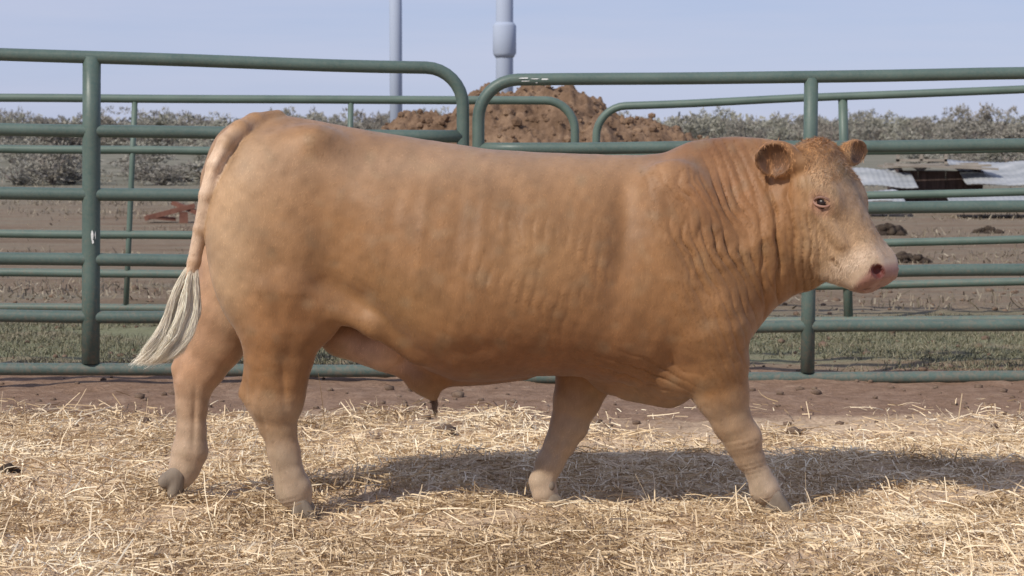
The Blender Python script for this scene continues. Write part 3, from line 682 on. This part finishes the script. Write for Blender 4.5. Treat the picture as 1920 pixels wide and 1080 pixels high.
# ears
EN = [(H(.03, -.135, -.06), B(1424, 294, -.24)), (H(.03, .12, -.03), B(1620, 280, .02))]
EARS = []
for i, (a_, b_) in enumerate(EN):
    d_ = b_ - a_; L0 = np.linalg.norm(d_); d_ = d_ / L0
    fdir = np.array([-.30, -.93, -.18]) if i == 0 else np.array([.5, -.85, -.1]); fdir = fdir - d_ * (fdir @ d_); fdir /= np.linalg.norm(fdir); s_ = np.cross(d_, fdir)
    EM = np.array([d_, s_, fdir]); c_ = a_ + d_ * L0 * .55; k_ = 1.0 if i == 0 else .72
    fd.seg(a_, a_ + d_ * L0 * .35, .034 * k_, .03 * k_, .02)
    fd.ell(c_, (L0 * .50 + .01, .070 * k_, .036 * k_), .015, EM)
    fd.ell(c_ + d_ * .025 + fdir * .026 * k_, (L0 * .41, .059 * k_, .034 * k_), .006, EM, 'sub'); EARS.append((c_ + d_ * .025 + fdir * .026 * k_, EM, np.array([L0 * .41, .059 * k_, .034 * k_])))
BV, BQ = fd.mesh()
# keep the largest connected surface only
par = np.arange(len(BV))
E = np.concatenate([BQ[:, [0, 1]], BQ[:, [1, 2]], BQ[:, [2, 3]]])
for _ in range(4000):
    lo_ = np.minimum(par[E[:, 0]], par[E[:, 1]]); p2 = par.copy(); np.minimum.at(p2, E[:, 0], lo_); np.minimum.at(p2, E[:, 1], lo_); p2 = p2[p2]
    if (p2 == par).all(): break
    par = p2
big = np.bincount(par).argmax(); kp = par == big; new = np.cumsum(kp) - 1; BQ = new[BQ[kp[BQ[:, 0]]]]; BV = BV[kp]
BV = smooth(BV, BQ, 4)
print('body verts', len(BV))
# plane coordinates in photo units
qx = 960 + BV[:, 0] * 499; zA, zB = B(900, 230)[2], B(900, 960)[2]; qy = 230 + (BV[:, 2] - zA) / (zB - zA) * 730
nrm = vnorm(BV, BQ); yr_ = BV[:, 1] - YC; side = np.clip(np.abs(nrm[:, 1]) * 1.8 - .2, 0, 1)
headU = (BV - HO) @ HM.T
onhead = np.clip((headU[:, 0] + .02) / .08, 0, 1) * np.clip((headU[:, 2] + .27) / .06, 0, 1) * np.clip((qx - 1490) / 25, 0, 1)
def gz(cx, cy, rx, ry, rot=0):
    c_, s_ = math.cos(rot), math.sin(rot); a_ = (qx - cx) * c_ + (qy - cy) * s_; b_ = -(qx - cx) * s_ + (qy - cy) * c_
    return np.exp(-(a_ / rx) ** 2 - (b_ / ry) ** 2)
pq = np.column_stack([qx, qy]) / 100
def crease(s_, w_): f = np.abs(np.sin(s_ * math.pi / w_)); return -(1 - f) ** 2.2
disp = np.zeros(len(BV)); n1 = snoise(pq, .9, 61); n2 = snoise(pq, 2.2, 62); nlow = snoise(pq, .35, 63)
fold = 9 * n1 + 3 * n2
disp += side * (1 - .0 * onhead) * gz(1503, 440, 32, 100) * .018 * crease(qx - .12 * (qy - 430) + fold * .3, 13.5)
disp += side * (1 - onhead) * gz(1440, 440, 34, 130) * .026 * crease(qx - .10 * (qy - 430) + fold * .5, 30)
disp += side * gz(1350, 440, 75, 175) * .017 * crease(qx - .40 * (qy - 400) + fold * .55, 18.5) * np.clip(.75 + .4 * n1, .25, 1)
disp += side * gz(1265, 400, 55, 110) * .011 * crease(qx - .35 * (qy - 400) + fold * 1.5, 27) * np.clip(.5 + .6 * n1, 0, 1)
disp += side * gz(1010, 500, 170, 95) * .0065 * crease(qx + .16 * (qy - 500) + fold * .6, 21) * np.clip(.4 + .8 * n1, 0, 1)
disp += side * gz(1190, 690, 90, 35) * .010 * crease(qy - .45 * (qx - 1190) + fold, 26)
# broad relief
for (cx, cy, rx, ry, rot, am) in [(1158, 450, 26, 150, .12, -.022), (645, 470, 42, 110, .2, -.030), (745, 440, 14, 120, .1, -.004), (800, 440, 12, 130, .1, .004), (860, 440, 12, 130, .1, -.004), (905, 440, 12, 130, .1, .004), (960, 440, 12, 130, .1, -.004), (1225, 400, 16, 120, -.25, .008), (440, 310, 14, 34, .5, -.014), (1335, 560, 30, 26, 0, .010), (540, 560, 16, 90, -.12, -.008), (690, 300, 120, 30, .1, -.010), (470, 330, 60, 60, 0, .012), (600, 262, 30, 26, 0, .016),
    (820, 480, 130, 110, 0, .012), (1210, 330, 70, 40, 0, .010), (410, 300, 18, 60, .3, -.012), (560, 640, 16, 60, .2, -.008), (880, 640, 60, 22, -.1, -.012), (690, 545, 30, 24, 0, -.010),
    (1300, 520, 18, 100, -.35, -.008), (1345, 640, 40, 50, 0, .008), (1250, 640, 20, 60, 0, -.010), (620, 400, 18, 60, .1, -.006)]:
    disp += side * (yr_ < .5) * gz(cx, cy, rx, ry, rot) * am * 1.1
disp += side * (.0012 * n1 + .0006 * n2) + .0006 * snoise(BV, 14, 66) + .003 * side * nlow
# knees, hock, pastern folds
for (cx, cy, rx, ry, w_) in [(1405, 862, 26, 18, 9), (1385, 815, 30, 14, 12), (1434, 925, 24, 12, 8), (545, 925, 26, 14, 9)]: disp += gz(cx, cy, rx, ry) * .004 * crease(qy + .3 * (qx - cx), w_)
for (cx, cy, rx, ry, rot, am) in [(506, 800, 5, 55, -.12, -.007), (522, 850, 5, 50, -.2, -.006), (1392, 880, 4, 30, -.45, -.005), (1352, 760, 7, 40, -.3, -.006), (352, 790, 5, 60, .05, -.007), (490, 715, 8, 30, .2, -.006), (1048, 850, 4, 35, .35, -.005), (545, 700, 7, 50, -.05, -.006)]: disp += gz(cx, cy, rx, ry, rot) * am
# curls on the poll and forehead
fh = np.clip(1 - np.abs(headU[:, 0] - .03) / .13, 0, 1) * np.clip(1 - np.abs(headU[:, 1]) / .15, 0, 1) * (headU[:, 2] > -.08)
disp += fh * .004 * snoise(headU, 22, 70)
BV = BV + nrm * disp[:, None]
nrm = vnorm(BV, BQ)
# coat colour by region, with shade of the belly painted in
def lerp(c_, col, w_): return c_ * (1 - w_[:, None]) + np.array(col) * w_[:, None]
C = np.tile(np.array([.40, .218, .105]), (len(BV), 1))
C = lerp(C, (.56, .345, .20), np.clip(gz(500, 400, 110, 150) + .0, 0, 1) * .75)
C = lerp(C, (.62, .43, .28), np.clip(gz(455, 400, 60, 110) * .7 + gz(440, 520, 40, 70) * .7, 0, 1))
C = lerp(C, (.36, .165, .072), np.clip(gz(1350, 330, 110, 90) + .5 * gz(1000, 600, 300, 110) + .5 * gz(520, 620, 90, 90), 0, 1) * .8)
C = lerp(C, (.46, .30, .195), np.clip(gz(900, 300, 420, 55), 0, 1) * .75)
C = lerp(C, (.30, .135, .062), np.clip(gz(980, 655, 260, 60), 0, 1) * .85)  # belly darkened in the colour itself, standing in for underside shade
C = lerp(C, (.33, .165, .075), np.clip(gz(1340, 290, 90, 38) + .8 * gz(560, 560, 60, 90), 0, 1) * .6)
C = lerp(C, (.44, .275, .14), np.clip(gz(760, 560, 90, 70) + gz(1000, 470, 90, 70), 0, 1) * .35)
C = lerp(C, (.62, .44, .31), np.clip(gz(440, 430, 50, 130) + gz(480, 300, 70, 60), 0, 1) * .6)
C = lerp(C, (.27, .12, .05), np.clip(gz(1330, 275, 75, 24) + .7 * gz(1420, 560, 40, 60) + gz(900, 690, 260, 34) + .6 * gz(590, 600, 40, 60), 0, 1) * .6)  # crest, throat and flank brown; the belly term deepens the painted shade
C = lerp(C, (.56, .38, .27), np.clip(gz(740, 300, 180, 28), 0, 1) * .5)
C = lerp(C, (.60, .38, .27), np.clip((480 - qx) / 30, 0, 1) * np.clip((qy - 400) / 60, 0, 1) * (yr_ > .02) * .85)
C = lerp(C, (.66, .47, .35), np.clip(gz(408, 500, 26, 70) + gz(425, 590, 22, 40), 0, 1) * .55)
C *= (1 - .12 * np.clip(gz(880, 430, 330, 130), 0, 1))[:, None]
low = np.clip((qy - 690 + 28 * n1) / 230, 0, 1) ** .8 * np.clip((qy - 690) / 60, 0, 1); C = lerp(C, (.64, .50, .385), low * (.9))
headw = np.clip((headU[:, 0] - .0) / .1, 0, 1) * np.clip((headU[:, 2] + .34) / .12, 0, 1) * np.clip((qx - 1465) / 50, 0, 1)
C = lerp(C, (.52, .34, .205), headw * .85)
C = lerp(C, (.30, .22, .15), headw * np.clip(1 - np.abs(headU[:, 1] - .02 + .03 * np.sin(headU[:, 0] * 20)) / .055, 0, 1) * np.clip(1 - np.abs(headU[:, 0] - .17) / .19, 0, 1) * np.clip((headU[:, 2] + .06) / .05, 0, 1) * (.8 + .3 * snoise(headU, 9, 80)))
eyed = np.linalg.norm((headU - [.205, -.15, -.062]) / [.05, .06, .04], axis=1); C = lerp(C, (.50, .25, .18), np.clip(1.25 - eyed, 0, 1) * .8)
lip = np.clip((headU[:, 0] - .38) / .06, 0, 1) * (headU[:, 2] > -.25) * (np.abs(headU[:, 1]) < .14); C = lerp(C, (.66, .50, .38), lip * .7)
nose = (np.abs(headU[:, 1]) < .13) * (headU[:, 2] > -.22) * np.clip((headU[:, 0] - .490 - .22 * np.maximum(0, -.06 - headU[:, 2])) / .02, 0, 1) * (headU[:, 0] > .4); C = lerp(C, (.36, .17, .135), nose * .9)
nst = np.minimum(*[np.linalg.norm((headU - [.512, s * .080, -.032]) / [.027, .029, .021], axis=1) for s in (-1, 1)]); C = lerp(C, (.16, .035, .03), np.clip((1.3 - nst) * 3, 0, 1))
for c_, EM, r_ in EARS:
    dd = np.linalg.norm(((BV - c_) @ EM.T) / r_, axis=1); C = lerp(C, (.10, .05, .035), np.clip((1.18 - dd) * 4, 0, 1) * .95)
ing = np.clip(gz(715, 650, 75, 45) * 1.8, 0, 1) * (np.abs(yr_) < .2); C = lerp(C, (.70, .46, .37), ing)
tl = np.zeros(len(BV))
for (p0, r0), (p1, r1_) in zip(TL[1:-1], TL[2:]):
    ab = p1 - p0; t_ = np.clip((BV - p0) @ ab / (ab @ ab), 0, 1); dd = np.linalg.norm(BV - p0 - t_[:, None] * ab, axis=1) - (r0 + (r1_ - r0) * t_); tl = np.maximum(tl, np.clip(1.0 - dd / .006, 0, 1))
C = lerp(C, (.78, .62, .53), tl * np.clip((qy - 225) / 60, 0, 1) * .85)
dust = np.clip(snoise(pq, 1.6, 90) * .8 - .25, 0, 1) * .35; C = lerp(C, (.40, .30, .20), dust)
C *= (1 + .10 * snoise(pq, .8, 92) + .06 * snoise(pq, 3., 93))[:, None]
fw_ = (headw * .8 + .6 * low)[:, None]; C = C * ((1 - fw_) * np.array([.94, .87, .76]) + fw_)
C = np.clip(C * np.array([.72, .735, .72]) * (1 + .16 * tl)[:, None], .01, .9)
base = np.array([0., YC, 0.])
bull = empty('bull', base); setp(bull, 'large hornless tan bull walking to the right across straw in front of the fence', 'bull')
body = mesh('body', BV - base, BQ, M_coat, bull, attr={'pigment_and_shade': C})
# short coat: fine hairs lying back over the skin
tri = BQ[:, :3]; ar = np.linalg.norm(np.cross(BV[BQ[:, 1]] - BV[BQ[:, 0]], BV[BQ[:, 2]] - BV[BQ[:, 0]]), axis=1)
def hairs(N, wfun, length, width, lift, seed):
    r = np.random.default_rng(seed); wt = ar * wfun; k = r.choice(len(BQ), N, p=wt / wt.sum()); a_, b_ = r.random((N, 1)), r.random((N, 1))
    Qk = BQ[k]; p = (1 - a_) * (1 - b_) * BV[Qk[:, 0]] + a_ * (1 - b_) * BV[Qk[:, 1]] + a_ * b_ * BV[Qk[:, 2]] + (1 - a_) * b_ * BV[Qk[:, 3]]
    nv = nrm[Qk[:, 0]]; fl = np.tile([-.5, 0, -1.], (N, 1)) + r.normal(0, .35, (N, 3)); fl[:, 0] += .6 * snoise(p, 1.5, 5); fl -= nv * np.sum(fl * nv, 1)[:, None]; fl /= np.linalg.norm(fl, axis=1)[:, None]
    d = fl + nv * lift * r.uniform(.4, 1.6, (N, 1)); d /= np.linalg.norm(d, axis=1)[:, None]; l_ = length * r.uniform(.5, 1.4, N)
    sd_ = np.cross(d, nv); sd_ /= np.linalg.norm(sd_, axis=1)[:, None] + 1e-9
    V = np.stack([p - sd_ * width, p + sd_ * width, p + d * l_[:, None] - nv * (l_ * .15)[:, None]], 1).reshape(-1, 3)
    col = C[Qk[:, 0]] * r.uniform(.78, 1.25, (N, 1)); return V, np.arange(3 * N).reshape(-1, 3), np.repeat(np.clip(col, 0, .95), 3, 0)
fm_ = ((qx > 1500) & (headU[:, 0] > .1) & (headU[:, 0] < .47) & (headU[:, 2] > -.34) & (np.abs(headU[:, 1]) < .18))[BQ[:, 0]].astype(float)
V, Fc, cc = hairs(9000, fm_ + 1e-9, .017, .0010, .35, 18); mesh('face_hair', V - base, Fc, M_hair, bull, smooth=False, attr={'pigment_and_shade': np.clip(cc * 1.25, 0, .95)})
pm = ((headU[:, 0] > -.07) & (headU[:, 0] < .15) & (np.abs(headU[:, 1]) < .15) & (headU[:, 2] > -.12))[BQ[:, 0]].astype(float)
V, Fc, cc = hairs(5000, pm + 1e-9, .020, .0011, .6, 8); mesh('poll_hair', V - base, Fc, M_hair, bull, smooth=False, attr={'pigment_and_shade': np.clip(cc * 1.7, 0, .95)})
for c_, EM, r_ in EARS:
    dd = np.linalg.norm(((BV - c_) @ EM.T) / r_, axis=1); em = ((dd > .98) & (dd < 1.35))[BQ[:, 0]].astype(float)
    V, Fc, cc = hairs(150, em + 1e-12, .020, .0009, .45, 9); mesh('ear_hair', V - base, Fc, M_hair, bull, smooth=False, attr={'pigment_and_shade': np.clip(cc * 2.2, 0, .9)})
vis = (BV[BQ[:, 0]][:, 1] < YC + .15).astype(float) + .25
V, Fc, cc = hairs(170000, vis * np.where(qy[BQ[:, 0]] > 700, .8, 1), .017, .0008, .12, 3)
mesh('coat_hair', V - base, Fc, M_hair, bull, smooth=False, attr={'pigment_and_shade': np.clip(cc * 1.12, 0, .95)})
# eyes
def sphere(c_, r, name, mt, parent):
    v0, f0 = ico(3); return mesh(name, v0 * r + c_ - base, f0, mt, parent)
for s in (-1, 1):
    ec = H(.203, s * .141, -.062); e_ = sphere(ec, .0225, 'eye', M_eye, bull)
    out = v * s + nn * .45; out /= np.linalg.norm(out); al = u * .62 + nn * .78; al -= out * (al @ out); al /= np.linalg.norm(al); upv = np.cross(al, out); upv *= np.sign(upv[2])
    for nm, sg, bb in (('upper_eyelid', 1, .0170), ('lower_eyelid', -1, .0165)):
        th = np.linspace(-.12, math.pi + .12, 17); pth = np.array([ec + al * .030 * math.cos(t_) + upv * sg * bb * math.sin(t_) + out * (.0125 + .010 * math.sin(t_)) for t_ in th])
        V, Fc = tube(pth, .007, 10, rr=.0015 + .0034 * np.sin(np.linspace(.15, math.pi - .15, 17)) * (1.15 if sg > 0 else .9))
        mesh(nm, V - base, Fc, M_coat, e_, attr={'pigment_and_shade': np.tile(np.array([.20, .11, .08]) if sg > 0 else np.array([.30, .165, .12]), (len(V), 1))})
# hooves: cloven, each on the ground
def hoof(pc, toe_dir, size, pitch, name='hoof', ln=1.):
    """pc: coronet centre, toe_dir: unit horizontal direction, pitch: tilt of the toe downwards"""
    t_ = np.array([toe_dir[0], toe_dir[1], 0.]); t_ /= np.linalg.norm(t_); l_ = np.array([-t_[1], t_[0], 0.]); up = np.array([0, 0, 1.])
    cp, sp = math.cos(pitch), math.sin(pitch); f_ = t_ * cp - up * sp; u_ = up * cp + t_ * sp
    lo_ = pc - .16; f2 = Field(lo_, pc + .16, .0055)
    for s in (-1, 1):
        o_ = l_ * s * size * .40
        f2.seg(pc + o_ + u_ * .0, pc + o_ * 1.05 + f_ * size * (.75 + (ln - 1) * 1.6) - u_ * size * .95, size * .44, size * .42, .012)
        f2.seg(pc + o_ - f_ * size * .25, pc + o_ - f_ * size * .2 - u_ * size * .85, size * .40, size * .44, .012)
    # flat sole
    X_, Y_, Z_ = [a.astype(np.float32) for a in np.meshgrid(*f2.ax, indexing='ij')]
    sole = -((X_ - pc[0]) * u_[0] + (Y_ - pc[1]) * u_[1] + (Z_ - pc[2]) * u_[2] + size * 1.18)
    f2.F = np.maximum(f2.F, sole); V, Q = f2.mesh(); V = smooth(V, Q, 2)
    h_ = mesh(name, V - base, Q, M_hoof, bull)
    for s in (-1, 1):
        v0, f0 = ico(2); c_ = pc - f_ * size * .85 + u_ * size * .75 + l_ * s * size * .45
        mesh('dewclaw', v0 * [.015, .013, .02] + c_ - base, f0, M_hoof, h_)
    return h_
hoof(B(568, 942, -.165), (1, -.1), .058, .1); hoof(B(1455, 928, -.13), (1, -.1), .056, .1)
hoof(B(1042, 938, .10), (.9, .1), .056, .5); hoof(B(337, 890, .17), (1, .0), .066, .92)
# hair strands: tail switch, sheath tassel
def strands(name, path, rads, N, mt_col, wr, parent, seed, end_sp=1., wav=.006, mt=M_hair, clumps=0):
    r = np.random.default_rng(seed); path = np.array(path); T = np.linspace(0, 1, len(path)); V, Fc, cc, n = [], [], [], 0; K = 14; cl = [(r.uniform(0, 6.28), math.sqrt(r.random()), r.uniform(0, 6.28), r.uniform(7, 13), r.uniform(.75, 1.15)) for _ in range(clumps)] if clumps else None
    for i in range(N):
        t0 = r.uniform(0, .45) ** 1.2; t1 = r.uniform(.72, 1.0); tt = np.linspace(t0, t1, K)
        c_ = np.column_stack([interp(tt, T, path[:, j]) for j in range(3)]); rad = interp(tt, T, rads)
        a_ = r.uniform(0, 6.28); rr_ = math.sqrt(r.random()); o_ = np.array([math.cos(a_), math.sin(a_), .3 * r.normal()]) * rr_; ph = r.uniform(0, 6.28)
        if cl:
            q_ = cl[i % clumps]; oc = np.array([math.cos(q_[0]), math.sin(q_[0]), 0]) * q_[1]; tight = (.45 - .28 * np.sin(tt * math.pi))[:, None]
            p0 = oc * rad[:, None] + o_ * rad[:, None] * tight + .018 * (np.sin(tt * q_[3] + q_[2]) * tt)[:, None] * np.array([1., .6, .25]); o_ = o_ * 0; c_ = c_ + p0
        p = c_ + o_ * rad[:, None] + wav * np.sin(tt * r.uniform(8, 22) + ph)[:, None] * np.array([1, .5, .3]) * (tt - t0)[:, None] * 2
        w0 = r.uniform(*wr); w_ = w0 * np.linspace(1, .25, K)[:, None]; sdv = r.normal(size=3); sdv /= np.linalg.norm(sdv)
        V.append(np.concatenate([p - sdv * w_, p + sdv * w_])); Fc += [[n + k, n + k + 1, n + K + k + 1, n + K + k] for k in range(K - 1)]; n += 2 * K
        cc.append(np.tile(np.array(mt_col) * r.uniform(.65, 1.2), (2 * K, 1)))
    mesh(name, np.concatenate(V) - base, np.array(Fc), mt, parent, smooth=False, attr={'pigment_and_shade': np.clip(np.concatenate(cc), 0, .95)})
tp = [B(360, 500, -.17), B(350, 545, -.16), B(340, 590, -.15), B(328, 632, -.15), B(306, 662, -.15), B(276, 684, -.15)]
strands('tail_switch', tp, [px(9), px(23), px(34), px(38), px(33), px(21)], 5200, (.90, .82, .68), (.0006, .0015), bull, 9, wav=.007, clumps=26)
strands('sheath_hair', [B(810, 735, 0), B(814, 755, 0), B(817, 785, 0)], [px(9), px(7), px(2)], 120, (.16, .10, .07), (.0006, .0012), bull, 10, wav=.003)
